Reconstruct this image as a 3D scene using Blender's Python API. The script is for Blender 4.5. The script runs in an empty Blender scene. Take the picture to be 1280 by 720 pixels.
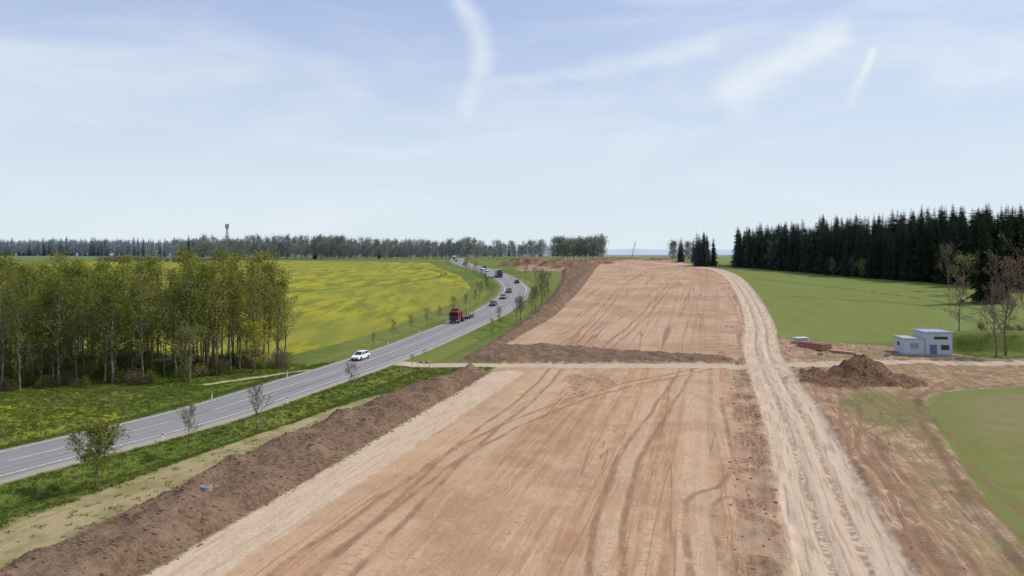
import bpy, math, random
import numpy as np
from mathutils import Vector, Matrix, Quaternion
random.seed(7); np.random.seed(7)
scene=bpy.context.scene
scene.view_settings.view_transform='Standard'
scene.view_settings.look='None'
scene.view_settings.exposure=0
scene.view_settings.gamma=1

# ------------------------------------------------------------------ node helpers
class NT:
    def __init__(s,tree): s.t=tree; s.n=tree.nodes; s.l=tree.links; s.dim='3D'
    def put(s,sock,v):
        if v is None: return
        if isinstance(v,bpy.types.NodeSocket): s.l.new(v,sock)
        else:
            if isinstance(v,(tuple,list)) and len(v)==3 and sock.type=='RGBA': v=(*v,1)
            sock.default_value=v
    def m(s,op,a,b=None,c=None,clamp=False):
        n=s.n.new('ShaderNodeMath'); n.operation=op; n.use_clamp=clamp
        s.put(n.inputs[0],a); s.put(n.inputs[1],b); s.put(n.inputs[2],c); return n.outputs[0]
    def vm(s,op,a,b=None,scale=None):
        n=s.n.new('ShaderNodeVectorMath'); n.operation=op
        s.put(n.inputs[0],a); s.put(n.inputs[1],b)
        if scale is not None: s.put(n.inputs['Scale'],scale)
        return n.outputs['Value'] if op in('DOT_PRODUCT','LENGTH','DISTANCE') else n.outputs[0]
    def attr(s,name):
        n=s.n.new('ShaderNodeAttribute'); n.attribute_name=name; return n.outputs['Fac']
    def noise(s,vec,scale,detail=3,rough=0.55,dist=0):
        n=s.n.new('ShaderNodeTexNoise'); n.noise_dimensions=s.dim; s.put(n.inputs['Vector'],vec)
        n.inputs['Scale'].default_value=scale; n.inputs['Detail'].default_value=detail
        n.inputs['Roughness'].default_value=rough; n.inputs['Distortion'].default_value=dist
        return n.outputs['Fac']
    def sm(s,v,a,b,lo=0.0,hi=1.0):
        n=s.n.new('ShaderNodeMapRange'); n.interpolation_type='SMOOTHSTEP'
        s.put(n.inputs['Value'],v); s.put(n.inputs['From Min'],a); s.put(n.inputs['From Max'],b)
        n.inputs['To Min'].default_value=lo; n.inputs['To Max'].default_value=hi
        return n.outputs[0]
    def mix(s,f,a,b,bt='MIX'):
        n=s.n.new('ShaderNodeMix'); n.data_type='RGBA'; n.blend_type=bt
        s.put(n.inputs[0],f); s.put(n.inputs[6],a); s.put(n.inputs[7],b); return n.outputs[2]
    def xyz(s,x,y,z=0.0):
        n=s.n.new('ShaderNodeCombineXYZ'); s.put(n.inputs[0],x); s.put(n.inputs[1],y); s.put(n.inputs[2],z); return n.outputs[0]
    def sep(s,v):
        n=s.n.new('ShaderNodeSeparateXYZ'); s.put(n.inputs[0],v); return n.outputs
    def pos(s):
        return s.n.new('ShaderNodeNewGeometry').outputs['Position']

def newmat(name):
    m=bpy.data.materials.new(name); m.use_nodes=True
    b=m.node_tree.nodes['Principled BSDF']
    b.inputs['Specular IOR Level'].default_value=0.2
    return m,NT(m.node_tree),b

def simple(name,col,rough=0.6,metal=0,spec=0.4,var=0.12,scale=3.0):
    m,N,b=newmat(name)
    tc=N.n.new('ShaderNodeTexCoord').outputs['Object']
    f=N.noise(tc,scale,3)
    c=N.mix(f,tuple(x*(1-var*1.5) for x in col),tuple(min(1,x*(1+var)) for x in col))
    N.put(b.inputs['Base Color'],c)
    b.inputs['Roughness'].default_value=rough; b.inputs['Metallic'].default_value=metal
    b.inputs['Specular IOR Level'].default_value=spec
    return m

# ------------------------------------------------------------------ mesh helpers
def link(o,parent=None):
    scene.collection.objects.link(o)
    if parent: o.parent=parent
    return o
def mesh_obj(name,verts,faces,mats,midx=None,smooth=False,parent=None,dolink=True):
    me=bpy.data.meshes.new(name); me.from_pydata([tuple(v) for v in verts],[],faces)
    for m in (mats if isinstance(mats,list) else [mats]): me.materials.append(m)
    if midx is not None: me.polygons.foreach_set('material_index',midx)
    if smooth: me.polygons.foreach_set('use_smooth',[True]*len(me.polygons))
    me.update()
    o=bpy.data.objects.new(name,me)
    if dolink: link(o,parent)
    return o
def empty(name,loc,rz=0):
    e=bpy.data.objects.new(name,None); e.location=loc; e.rotation_euler=(0,0,rz); e.empty_display_size=0.3
    scene.collection.objects.link(e); return e
def box(name,c,s,mat,parent=None,bev=0.0,rot=(0,0,0)):
    x,y,z=[a/2 for a in s]
    v=[(-x,-y,-z),(x,-y,-z),(x,y,-z),(-x,y,-z),(-x,-y,z),(x,-y,z),(x,y,z),(-x,y,z)]
    f=[(3,2,1,0),(4,5,6,7),(0,1,5,4),(1,2,6,5),(2,3,7,6),(3,0,4,7)]
    o=mesh_obj(name,v,f,mat,parent=parent); o.location=c; o.rotation_euler=rot
    if bev>0:
        b=o.modifiers.new('b','BEVEL'); b.width=bev; b.segments=2
    return o
def cyl(name,p0,p1,r,mat,parent=None,n=12,r2=None):
    p0=Vector(p0);p1=Vector(p1); r2=r if r2 is None else r2
    d=(p1-p0).normalized(); a=d.orthogonal().normalized(); b=d.cross(a)
    v=[];
    for p,rr in((p0,r),(p1,r2)):
        for i in range(n):
            t=2*math.pi*i/n; v.append(p+(a*math.cos(t)+b*math.sin(t))*rr)
    f=[(i,(i+1)%n,n+(i+1)%n,n+i) for i in range(n)]+[tuple(range(n-1,-1,-1)),tuple(range(n,2*n))]
    return mesh_obj(name,v,f,mat,parent=parent)

# ------------------------------------------------------------------ terrain definition (metres, +Y away from the viewer)
_py=np.array([-3000,110,131,160,200,250,300,350,400,450,500,600,800,1200,2000,9000.])
_pz=np.array([0,0,0.05,1,2.6,5,7.4,9.6,11.4,13,14,15.2,16.4,17.2,17.6,17.9])
_gy=np.arange(-400,9001,1.0); _g=np.interp(_gy,_py,_pz)
_k=np.ones(31)/31; _gp=np.pad(_g,15,mode='edge'); _g=np.convolve(_gp,_k,'valid')
def zb(Y): return np.interp(Y,_gy,_g)

def catmull(pts,n=5):
    P=[np.array(p,float) for p in pts]; P=[2*P[0]-P[1]]+P+[2*P[-1]-P[-2]]; out=[]
    for i in range(1,len(P)-2):
        for k in range(n):
            t=k/n; a,b,c,d=P[i-1],P[i],P[i+1],P[i+2]
            out.append(.5*((2*b)+(-a+c)*t+(2*a-5*b+4*c-d)*t*t+(-a+3*b-3*c+d)*t**3))
    out.append(P[-2]); return np.array(out)
ROAD=catmull([(-80,-10),(-68,20),(-57,46),(-47.4,66.7),(-38.3,86.1),(-33,104.7),(-26.8,127),(-20.3,151),(-13,180),(-6.4,207),(-0.6,243),(1.2,278),(-2.9,325),(-15.4,395),(-31,462),(-46,600),(-50,760)],5)
HAUL=catmull([(14,15),(21.3,44.8),(33.6,85),(45.3,127),(52,150),(66.5,194),(87.5,270),(106,348),(115,412),(108,470),(92,520)],4)
CROSS=[(-24,129),(-8,129),(20,128),(46,128.5),(70,133),(88,131),(150,131)]
PATH=[(-47,111),(-38,120),(-30,124)]
SITE=[(-29,20),(-23,44.8),(-4,121.6),(-2,130),(-3.3,150),(11.2,202),(24,270),(38,348),(49,420),(60,520),(70,610),(128,610),(118,470),(110,412),(102,348),(84,270),(62,194),(48,148),(38.8,127),(13.8,44.8),(6,20)]
BAND=[(-29,20),(-23.5,44.8),(-4,121.6),(0,124),(2,121),(-18,44.8),(-24,20)]
BERM=[(-41,20),(-32.3,45.7),(-29.4,59.6),(-26,75.3),(-17.2,105),(-8,124),(-3.5,123),(-4.5,119),(-22.8,44.8),(-29,20)]
BANK=[(-10.5,132),(-5,154),(4.5,202),(14,257),(22,325),(27,395),(40,450),(56,460),(49,420),(38,348),(25,270),(12,202),(-2,152),(-3,133)]
STUB=[(-50,20),(-38.5,48),(-34.5,62),(-29.5,77),(-21,99),(-16.8,105),(-25,76),(-29.1,59.6),(-31.8,45.7),(-40,20)]
FIELD=[(26,20),(33.5,44),(37.4,56),(43,68.7),(48.5,82),(53.6,92),(57,99),(63,105),(78,109.5),(170,112),(170,20)]
RGT=[(16,20),(24,50),(46,120),(50,150),(54,162),(62,160),(80,150),(92,136),(160,136),(160,90),(60,90),(40,20)]
SEAM=[(11,20),(13,44.8),(38,127),(46,148),(60,194),(82,270),(100,348),(108,412),(115,412),(106,348),(87,270),(66,194),(52,150),(45,127),(21,45),(14,20)]
RAPE=[(-44,136),(-31,175),(-18.4,237),(-16,285),(-25,348),(-41.5,415),(-60,520),(-190,590),(-330,560),(-260,300),(-120,160),(-60,139)]
MEAD=[(-80,79),(-50,79),(-46,86),(-52,95),(-80,97)]
DARKA=[(-5,131.5),(42,131.5),(41,139),(26,145),(8,152),(-3,153)]
DARKB=[(8.5,119),(14,123),(16,112),(13.5,106),(11.8,112),(9.5,100),(8.5,104)]
DARKC=[(6,20),(13.8,44.8),(38.8,127),(43,127),(18.3,44.8),(11,20)]
DARKS=[DARKB,DARKC]
GPATCH=[(44,98),(52,106),(57,98),(52,86),(43,82)]
FARM=[(2,390),(4,475),(60,500),(66,610),(130,640),(134,520),(60,430),(30,385)]
MOUND=[(2,445,11,8,3.0),(12,462,16,9,4.4),(26,440,12,8,3.6),(40,458,16,9,4.0),(56,480,14,8,3.0),(30,418,10,6,2.2),(72,560,16,9,2.2),(92,615,24,9,2.4),(122,585,12,8,2.4),(108,560,8,5,1.6)]
TR_L=[[(-62,440),(-36,375),(-38,330),(-60,290),(-100,250),(-150,228)],[(-110,270),(-130,330),(-150,480)]]
TR_R=[[(98,250),(125,232),(130,215),(122,190)],[(112,330),(135,262),(140,225),(136,180)]]
TRK=[[(4,30),(9,62),(20,95),(31,127)],[(-14,45),(-4,76),(12,104),(34,126)],[(12,44),(15,58),(19,62),(23,72),(30,100)],[(-12,40),(-6,70),(2,100),(8,127),(14,160),(26,210),(44,290)],
     [(28,44),(33,66),(43,92),(52,112),(56,127)],[(33,60),(38,78),(44,84),(50,100),(47,122)],[(36,46),(41,64),(49,84),(55,100),(70,116),(90,122)],[(20,150),(36,200),(60,280),(84,360)]]

def poly_sd(X,Y,poly):
    d=np.full(X.shape,1e18); ins=np.zeros(X.shape,bool); n=len(poly)
    for i in range(n):
        x0,y0=poly[i];x1,y1=poly[(i+1)%n]; dx=x1-x0;dy=y1-y0
        t=np.clip(((X-x0)*dx+(Y-y0)*dy)/(dx*dx+dy*dy+1e-9),0,1)
        d=np.minimum(d,(X-x0-t*dx)**2+(Y-y0-t*dy)**2)
        c=((y0>Y)!=(y1>Y))
        if dy!=0: ins^=c&(X<(x1-x0)*(Y-y0)/(dy)+x0)
    d=np.sqrt(d); return np.where(ins,d,-d)
def line_sd(X,Y,pl):
    best=np.full(X.shape,1e18); sg=np.zeros(X.shape); al=np.zeros(X.shape); acc=0
    for i in range(len(pl)-1):
        x0,y0=pl[i];x1,y1=pl[i+1]; dx=x1-x0;dy=y1-y0; L=math.hypot(dx,dy)
        t=np.clip(((X-x0)*dx+(Y-y0)*dy)/(L*L),0,1)
        d=(X-x0-t*dx)**2+(Y-y0-t*dy)**2
        s=np.sign((X-x0)*dy-(Y-y0)*dx); mk=d<best
        best=np.where(mk,d,best); sg=np.where(mk,s,sg); al=np.where(mk,acc+t*L,al); acc+=L
    return np.sqrt(best)*np.where(sg==0,1,sg),al
def _h(ix,iy,seed):
    n=(ix*374761393+iy*668265263+seed*1442695041)&0xffffffff
    n=((n^(n>>13))*1274126177)&0xffffffff
    return ((n^(n>>16))&0xffff)/65535.0
def vn(X,Y,s,seed=0):
    x=X/s;y=Y/s; ix=np.floor(x).astype(np.int64);iy=np.floor(y).astype(np.int64); fx=x-ix;fy=y-iy
    fx=fx*fx*(3-2*fx);fy=fy*fy*(3-2*fy)
    return (_h(ix,iy,seed)*(1-fx)+_h(ix+1,iy,seed)*fx)*(1-fy)+(_h(ix,iy+1,seed)*(1-fx)+_h(ix+1,iy+1,seed)*fx)*fy-0.5
def ss(x): x=np.clip(x,0,1); return x*x*(3-2*x)

def fields(X,Y):
    F={}
    F['road'],_=line_sd(X,Y,ROAD); F['haul'],F['hal']=line_sd(X,Y,HAUL)
    c,_=line_sd(X,Y,CROSS); p,_=line_sd(X,Y,PATH)
    F['cross']=np.maximum(2.1-np.abs(c),.7-np.abs(p))
    F['site']=poly_sd(X,Y,SITE); F['band']=poly_sd(X,Y,BAND); F['berm']=np.maximum(poly_sd(X,Y,BERM),poly_sd(X,Y,BANK))
    F['stub']=poly_sd(X,Y,STUB); F['field']=poly_sd(X,Y,FIELD)
    F['rgt']=np.maximum.reduce([poly_sd(X,Y,RGT),poly_sd(X,Y,FARM),poly_sd(X,Y,SEAM)+.8])
    F['rape']=np.maximum(poly_sd(X,Y,RAPE),poly_sd(X,Y,MEAD))
    F['darka']=poly_sd(X,Y,DARKA)
    F['dark']=np.maximum.reduce([poly_sd(X,Y,d) for d in DARKS])
    F['gpatch']=poly_sd(X,Y,GPATCH)
    t=np.full(X.shape,99.0)
    for L in TR_L+TR_R:
        d,_=line_sd(X,Y,catmull(L,4)); t=np.minimum(t,np.abs(np.abs(d)-1.0))
    F['tram']=t
    t=np.full(X.shape,99.0)
    for L in TRK:
        d,_=line_sd(X,Y,catmull(L,4)); t=np.minimum(t,np.abs(np.abs(d+.5*vn(X,Y,7,77))-1.05))
    F['trk']=t
    pl=np.zeros(X.shape)
    for (cx,cy,rx,ry,h) in [(55,112.5,7.4,5.4,3.9),(48.0,114.5,6,4.2,1.9),(51,110,5.5,3.5,1.3),(60,112,5,4,1.6)]:
        q=np.sqrt(((X-cx)/rx)**2+((Y-cy)/ry)**2)+vn(X,Y,1.6,5)*.32+vn(X,Y,4,6)*.32
        pl=np.maximum(pl,h*np.clip(1-q,0,1)**.9)
    F['pile']=pl*(1+.25*vn(X,Y,.9,8))
    mo=np.zeros(X.shape)
    for (cx,cy,rx,ry,h) in MOUND:
        q=((X-cx)/rx)**2+((Y-cy)/ry)**2+vn(X,Y,6,9)*.5
        mo=np.maximum(mo,h*ss(1.15-q))
    F['mo']=mo
    F['ac']=X*0.966-Y*0.26; F['al']=X*0.26+Y*0.966
    return F
def height(X,Y,F=None):
    F=F or fields(X,Y)
    z=zb(Y).copy(); ar=np.abs(F['road'])
    z+=.35*ss(1-(ar-6.2)/4); z-=.45*np.exp(-((ar-10)/1.3)**2)*(ar<16)*(F['cross']<-2)*(F['site']<-2)
    near=ss((600-Y)/200)
    bm=ss(F['berm']/2.9)
    z+=bm*(1.2+.9*vn(X,Y,5,1)+0.7*vn(X,Y,1.8,2)+.45*vn(X,Y,.8,3))*near*(1-ss((F['cross']+2)/2))
    dk=ss(F['dark']/1.0+.5)
    z+=dk*(-.12+.30*vn(X,Y,1.6,11)+.22*vn(X,Y,.7,12))*ss(-F['cross']+.3)
    z+=ss(F['darka']/2+.3)*(.40+.8*vn(X,Y,3.5,11)+.45*vn(X,Y,1.2,12))*ss(-F['cross']-.3)
    rg=ss(F['rgt']/1.5)*(1-ss((F['field']+.5)))
    ah=np.abs(F['haul'])
    z+=rg*(.4*vn(X,Y,3,13)+.22*vn(X,Y,1.0,14)+.22*vn(F['haul'],F['hal']*.1,1.3,17))*(1-ss((4.5-ah)/1.5))
    hm=ss((3.8-ah)/.8)
    w=F['haul']+.5*vn(X,F['hal'],9,21)
    z+=hm*(-.10-.15*np.exp(-((w-1.15)/.3)**2)-.15*np.exp(-((w+1.15)/.3)**2)+.10*vn(X,Y,.9,15)+.12*np.exp(-((w)/.45)**2))*(1-ss((F['cross']+.5)))
    z+=.45*np.exp(-((ah-4.1)/.6)**2)*(.5+vn(X,F['hal'],3,16)+.7*vn(X,Y,.8,18))*(Y<170)*(F['cross']<-.5)
    z+=F['pile']+F['mo']
    st=ss(F['site']/2)
    z+=st*(.10*vn(X,Y,6,31)+.05*vn(X,Y,1.2,32))
    z-=.07*np.exp(-(F['trk']/.3)**2)*np.maximum(st,rg)
    gr=1-np.maximum.reduce([st,bm,rg,hm,ss((9-ar)/2)])
    z+=gr*(.25*vn(X,Y,8,41)+.12*vn(X,Y,2,42))
    z+=gr*(1.0*vn(X,Y,90,43)*ss((Y-180)/100))
    q=((X-101)/14)**2+((Y-150)/7)**2; z+=3.4*ss(1.2-q)*.9
    return z
def gz(x,y): return float(height(np.array([float(x)]),np.array([float(y)]))[0])

def growth(start,step,g,end):
    o=[];v=start
    while v<end: step*=g; v+=step; o.append(v)
    return o
xs=np.arange(-62,96,.36).tolist()
xr=growth(xs[-1],.36,1.03,9000); xl=[-v for v in growth(62,.36,1.03,9000)][::-1]
xs=np.array(xl+xs+xr)
ys=np.arange(38,160,.34).tolist()
ys=np.array([-v for v in growth(-38,.34,1.12,600)][::-1]+ys+growth(ys[-1],.34,1.014,9000))
XX,YY=np.meshgrid(xs,ys); X=XX.ravel();Y=YY.ravel()
F=fields(X,Y); Z=height(X,Y,F)
nx,ny=len(xs),len(ys)
me=bpy.data.meshes.new('ground')
me.vertices.add(nx*ny); me.vertices.foreach_set('co',np.stack([X,Y,Z],1).astype(np.float32).ravel())
ii=np.arange(nx*ny).reshape(ny,nx)
q=np.stack([ii[:-1,:-1],ii[:-1,1:],ii[1:,1:],ii[1:,:-1]],-1).reshape(-1,4)
me.loops.add(q.size); me.loops.foreach_set('vertex_index',q.ravel().astype(np.int32))
me.polygons.add(len(q)); me.polygons.foreach_set('loop_start',(np.arange(len(q))*4).astype(np.int32))
try: me.polygons.foreach_set('loop_total',np.full(len(q),4,np.int32))
except Exception: pass
me.update(calc_edges=True); me.polygons.foreach_set('use_smooth',np.ones(len(q),bool))
for k in ['road','haul','hal','cross','site','band','berm','stub','field','rgt','rape','dark','darka','gpatch','tram','trk','pile','mo','ac','al']:
    a=me.attributes.new(k,'FLOAT','POINT'); a.data.foreach_set('value',F[k].astype(np.float32))
ground=bpy.data.objects.new('ground',me); link(ground)

# ------------------------------------------------------------------ ground material
m,N,b=newmat('ground_mat'); N.dim='2D'
P=N.pos(); A=N.attr
flat=N.vm('MULTIPLY',P,(1,1,0))
n_big=N.noise(flat,.02,2); n_mid=N.noise(flat,.25,4,.6); n_f=N.noise(flat,2.2,4,.65); n_ff=N.noise(flat,9,2,.6)
e=N.m('MULTIPLY',N.m('SUBTRACT',N.noise(flat,.6,5,.65),.5),3.2)
e2=N.m('MULTIPLY',e,.42)
def mask(name,ew=e,a=-.25,bb=.25,off=0): return N.sm(N.m('ADD',N.m('ADD',A(name),ew),off),a,bb)
suv=N.xyz(A('ac'),N.m('MULTIPLY',A('al'),.02))
suv2=N.xyz(N.m('ADD',A('ac'),37.0),N.m('MULTIPLY',A('al'),.06))
st1=N.noise(suv,.9,4,.65); st2=N.noise(suv2,3.2,3,.6); st3=N.noise(suv,.22,2)
def lines(vec,scale,w):
    n=N.noise(vec,scale,2,.5); d=N.m('ABSOLUTE',N.m('SUBTRACT',n,.5)); return N.sm(d,w,0.0)
px,py=N.sep(P)[:2]
# grass
g=N.mix(n_mid,(.095,.130,.022),(.135,.170,.034))
g=N.mix(N.sm(n_f,.35,.7),N.mix(.35,g,(.042,.07,.012)),g)
g=N.mix(N.m('MULTIPLY',N.sm(n_big,.42,.6),.55),g,(.165,.175,.045))
g=N.mix(N.m('MULTIPLY',N.sm(n_mid,.55,.75),.35),g,(.20,.18,.075))
tl=N.sm(A('tram'),.95,.3)
ce=N.mix(N.noise(N.vm('MULTIPLY',flat,(.4,.1,0)),.5,3),(.130,.160,.038),(.175,.200,.058))
g=N.mix(N.m('MULTIPLY',N.sm(px,45,60),N.sm(py,150,160)),g,ce)
g=N.mix(N.m('MULTIPLY',tl,.55),g,(.05,.075,.02))
# rape
rp=N.mix(N.sm(N.noise(N.vm('MULTIPLY',flat,(.5,.12,0)),.35,4,.6),.34,.64),(.165,.18,.026),(.36,.315,.028))
rp=N.mix(N.sm(n_f,.45,.65),N.mix(.25,rp,(.08,.115,.02)),rp)
rp=N.mix(N.m('MULTIPLY',N.sm(n_big,.42,.62),.6),rp,(.19,.205,.034))
rp=N.mix(N.m('MULTIPLY',tl,.8),rp,(.065,.09,.018))
c=N.mix(mask('rape',e2),g,rp)
c=N.mix(N.sm(py,380,2200,0,.6),c,(.26,.31,.33))  # aerial haze painted into grass and rape colour, paler further away
# stubble strip
sb=N.mix(N.noise(N.xyz(A('ac'),N.m('MULTIPLY',A('al'),.05)),2.4,4,.6),(.27,.205,.10),(.44,.355,.21))
sb=N.mix(N.m('MULTIPLY',N.sm(n_mid,.40,.65),.6),sb,(.16,.16,.05))
c=N.mix(N.m('MULTIPLY',mask('stub',e,-.6,.6,.3),.9),c,sb)
# rough dirt
d1=N.mix(N.sm(n_mid,.3,.7),(.27,.160,.095),(.43,.295,.19))
d1=N.mix(N.sm(n_f,.3,.7),N.mix(.35,d1,(.13,.076,.045)),d1)
dl=N.xyz(A('haul'),N.m('MULTIPLY',A('hal'),.08))
d1=N.mix(N.m('MULTIPLY',N.sm(N.noise(dl,1.6,3,.6),.46,.60),.5),d1,(.17,.10,.06))
d1=N.mix(N.m('MULTIPLY',lines(dl,.55,.02),.6),d1,(.51,.39,.275))
gp=N.sm(N.noise(flat,.33,4,.65),.46,.58)
d1=N.mix(N.m('MULTIPLY',gp,N.m('MULTIPLY',N.sm(A('haul'),4.5,10),.6)),d1,(.20,.175,.07))
d1=N.mix(N.m('MULTIPLY',mask('gpatch',e,-2,2),N.sm(n_f,.3,.6)),d1,(.14,.150,.045))
c=N.mix(mask('rgt',e),c,d1)
# young crop field
fc=N.mix(N.noise(N.vm('MULTIPLY',flat,(1.0,.15,0)),1.2,3),(.150,.148,.046),(.20,.190,.064))
fc=N.mix(N.m('MULTIPLY',N.sm(n_mid,.42,.7),.55),fc,(.235,.185,.095))
fc=N.mix(N.m('MULTIPLY',N.sm(n_big,.4,.6),.35),fc,(.21,.175,.09))
fc=N.mix(N.m('MULTIPLY',N.sm(A('field'),7,1.0),.6),fc,N.mix(n_f,(.11,.140,.03),(.16,.185,.045)))
c=N.mix(mask('field',e2,-.2,.2),c,fc)
c=N.mix(N.m('MULTIPLY',N.sm(N.m('ABSOLUTE',N.m('ADD',N.m('ADD',A('field'),1.3),e2)),.8,.1),N.m('MULTIPLY',N.sm(A('rgt'),0,1),.5)),c,(.12,.085,.05))
# platform
pf=N.mix(N.sm(st1,.32,.68),(.35,.20,.108),(.49,.325,.20))
pf=N.mix(N.m('MULTIPLY',N.sm(st2,.4,.7),.5),pf,(.275,.158,.088))
pf=N.mix(N.m('MULTIPLY',N.sm(st3,.45,.65),.45),pf,(.52,.38,.255))
pf=N.mix(N.m('MULTIPLY',N.sm(n_big,.4,.6),.5),pf,(.44,.265,.15))
pf=N.mix(N.m('MULTIPLY',N.sm(n_mid,.42,.7),.4),pf,(.50,.36,.24))
pf=N.mix(N.m('MULTIPLY',N.sm(N.noise(flat,.09,4,.6),.5,.66),.4),pf,(.30,.175,.098))
pf=N.mix(N.m('MULTIPLY',lines(suv,.35,.012),.6),pf,(.20,.115,.066))
pf=N.mix(N.m('MULTIPLY',lines(suv2,.8,.012),.4),pf,(.57,.43,.30))
tread=N.noise(N.xyz(N.m('MULTIPLY',A('ac'),.5),N.m('MULTIPLY',A('al'),1.1)),1.8,3,.65)
pf=N.mix(N.m('MULTIPLY',N.m('MULTIPLY',N.sm(st1,.48,.62),N.sm(tread,.46,.62)),.38),pf,(.235,.135,.078))
far=N.sm(A('al'),135,150)
pf2=N.mix(n_mid,(.38,.25,.158),(.50,.365,.25))
pf2=N.mix(N.m('MULTIPLY',N.sm(st1,.4,.7),.55),pf2,(.32,.198,.12))
pf2=N.mix(N.m('MULTIPLY',N.sm(N.noise(flat,.05,3),.42,.60),.65),pf2,(.335,.20,.12))
pf2=N.mix(N.m('MULTIPLY',lines(N.xyz(A('ac'),N.m('MULTIPLY',A('al'),.03)),.25,.022),.75),pf2,(.19,.115,.07))
pf2=N.mix(N.m('MULTIPLY',N.m('MULTIPLY',N.sm(A('ac'),-8,0),N.sm(N.noise(N.xyz(N.m('MULTIPLY',A('ac'),.25),A('al')),.9,2),.5,.62)),.55),pf2,(.24,.15,.09))
pf=N.mix(far,pf,pf2)
bd=N.mix(n_mid,(.46,.35,.24),(.57,.45,.32)); bd=N.mix(N.m('MULTIPLY',N.sm(n_f,.4,.7),.4),bd,(.38,.265,.175))
bd=N.mix(N.m('MULTIPLY',N.sm(st2,.45,.7),.5),bd,(.34,.235,.15))
pf=N.mix(mask('band',e2,-.3,.3),pf,bd)
c=N.mix(mask('site',e2,-.3,.3),c,pf)
# wheel tracks left by the machines
c=N.mix(N.m('MULTIPLY',N.m('MULTIPLY',N.sm(N.m('ADD',A('trk'),N.m('MULTIPLY',e2,.15)),.42,.10),N.sm(n_mid,.35,.55,.25,.7)),N.sm(N.m('MAXIMUM',A('site'),A('rgt')),.2,1.0)),c,(.20,.118,.068))
# dark disturbed soil
dk=N.mix(N.sm(n_f,.25,.7),(.15,.085,.049),(.33,.205,.125))
dk=N.mix(N.sm(n_mid,.42,.62),dk,(.38,.26,.165))
dk=N.mix(N.m('MULTIPLY',N.sm(st2,.45,.62),.5),dk,(.42,.30,.195))
c=N.mix(N.m('MULTIPLY',mask('dark',e,-.6,.6),.75),c,dk)
br=N.mix(N.sm(n_f,.3,.7),(.098,.062,.039),(.19,.125,.081))
br=N.mix(N.m('MULTIPLY',N.sm(n_mid,.42,.68),.5),br,(.25,.172,.113))
c=N.mix(N.m('MULTIPLY',mask('darka',N.m('MULTIPLY',e,1.6),-.8,.8),N.sm(n_mid,.28,.45,.6,1.0)),c,br)
c=N.mix(mask('berm',e2,-.3,.3),c,br)
c=N.mix(N.sm(N.m('ADD',A('pile'),N.m('MULTIPLY',e2,.2)),.05,.35),c,N.mix(N.sm(n_f,.3,.7),(.095,.052,.030),(.22,.130,.078)))
c=N.mix(N.sm(A('mo'),.15,.7),c,N.mix(N.sm(n_mid,.35,.65),(.13,.075,.05),(.24,.145,.095)))
# haul road
hv=N.xyz(A('haul'),N.m('MULTIPLY',A('hal'),.05)); ah=N.m('ABSOLUTE',A('haul'))
hc=N.mix(N.noise(hv,1.1,4,.6),(.40,.29,.195),(.61,.49,.37))
hc=N.mix(N.m('MULTIPLY',N.sm(N.noise(hv,3.0,3,.6),.5,.66),.55),hc,(.27,.18,.115))
tr=N.m('MULTIPLY',N.sm(N.m('ABSOLUTE',N.m('ADD',N.m('SUBTRACT',ah,1.15),N.m('MULTIPLY',e2,.25))),.45,.1),N.sm(N.noise(N.xyz(A('haul'),A('hal')),1.4,2,.6),.38,.55))
hc=N.mix(N.m('MULTIPLY',tr,.6),hc,(.20,.13,.085))
hw=N.m('ADD',N.m('SUBTRACT',3.6,ah),N.m('MULTIPLY',e2,.9))
c=N.mix(N.sm(hw,-.35,.35),c,hc)
cc=N.mix(n_mid,(.40,.31,.22),(.54,.43,.31)); cc=N.mix(N.m('MULTIPLY',N.sm(n_f,.4,.7),.4),cc,(.30,.215,.14))
c=N.mix(mask('cross',e2,-.3,.3,-.1),c,cc)
ar=N.m('ABSOLUTE',A('road'))
c=N.mix(N.sm(N.m('ADD',ar,N.m('MULTIPLY',e2,.4)),5.9,5.4),c,N.mix(n_f,(.20,.17,.12),(.33,.29,.22)))
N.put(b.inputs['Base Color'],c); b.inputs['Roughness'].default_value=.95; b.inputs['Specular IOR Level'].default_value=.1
bp=N.n.new('ShaderNodeBump'); bp.inputs['Strength'].default_value=.5; bp.inputs['Distance'].default_value=.22
hh=N.m('ADD',n_f,N.m('MULTIPLY',n_ff,.4))
N.put(bp.inputs['Height'],hh); N.put(b.inputs['Normal'],bp.outputs[0])
me.materials.append(m)

# ------------------------------------------------------------------ asphalt road
def resample(pl,step):
    seg=np.hypot(*np.diff(pl,axis=0).T); s=np.concatenate([[0],np.cumsum(seg)]); t=np.arange(0,s[-1],step)
    return np.stack([np.interp(t,s,pl[:,0]),np.interp(t,s,pl[:,1])],1),t
RC,RT=resample(catmull(ROAD[::5].tolist()+[],12),1.5)
TAN=np.gradient(RC,axis=0); TAN/=np.hypot(*TAN.T)[:,None]; NOR=np.stack([TAN[:,1],-TAN[:,0]],1)
def roadz(Yv): return zb(Yv)+.62
def strip(name,offs,zoff,mat,i0=0,i1=None,attr=True,parent=None):
    i1=i1 or len(RC); v=[];f=[];k=len(offs)
    for i in range(i0,i1):
        for (o,dz) in offs:
            p=RC[i]+NOR[i]*o; v.append((p[0],p[1],float(roadz(RC[i,1]))+zoff+dz))
    for i in range(i1-i0-1):
        for j in range(k-1):
            a=i*k+j; f.append((a,a+1,a+k+1,a+k))
    return v,f
m,N,b=newmat('asphalt_mat'); P=N.pos()
ar=N.attr('off'); al=N.attr('dist')
c=N.mix(N.noise(P,.8,4,.6),(.215,.205,.198),(.285,.272,.262))
wv=N.xyz(N.m('MULTIPLY',ar,1.2),N.m('MULTIPLY',al,.03))
c=N.mix(N.sm(N.noise(wv,1.2,4,.6),.4,.65),c,(.185,.178,.174))
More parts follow.
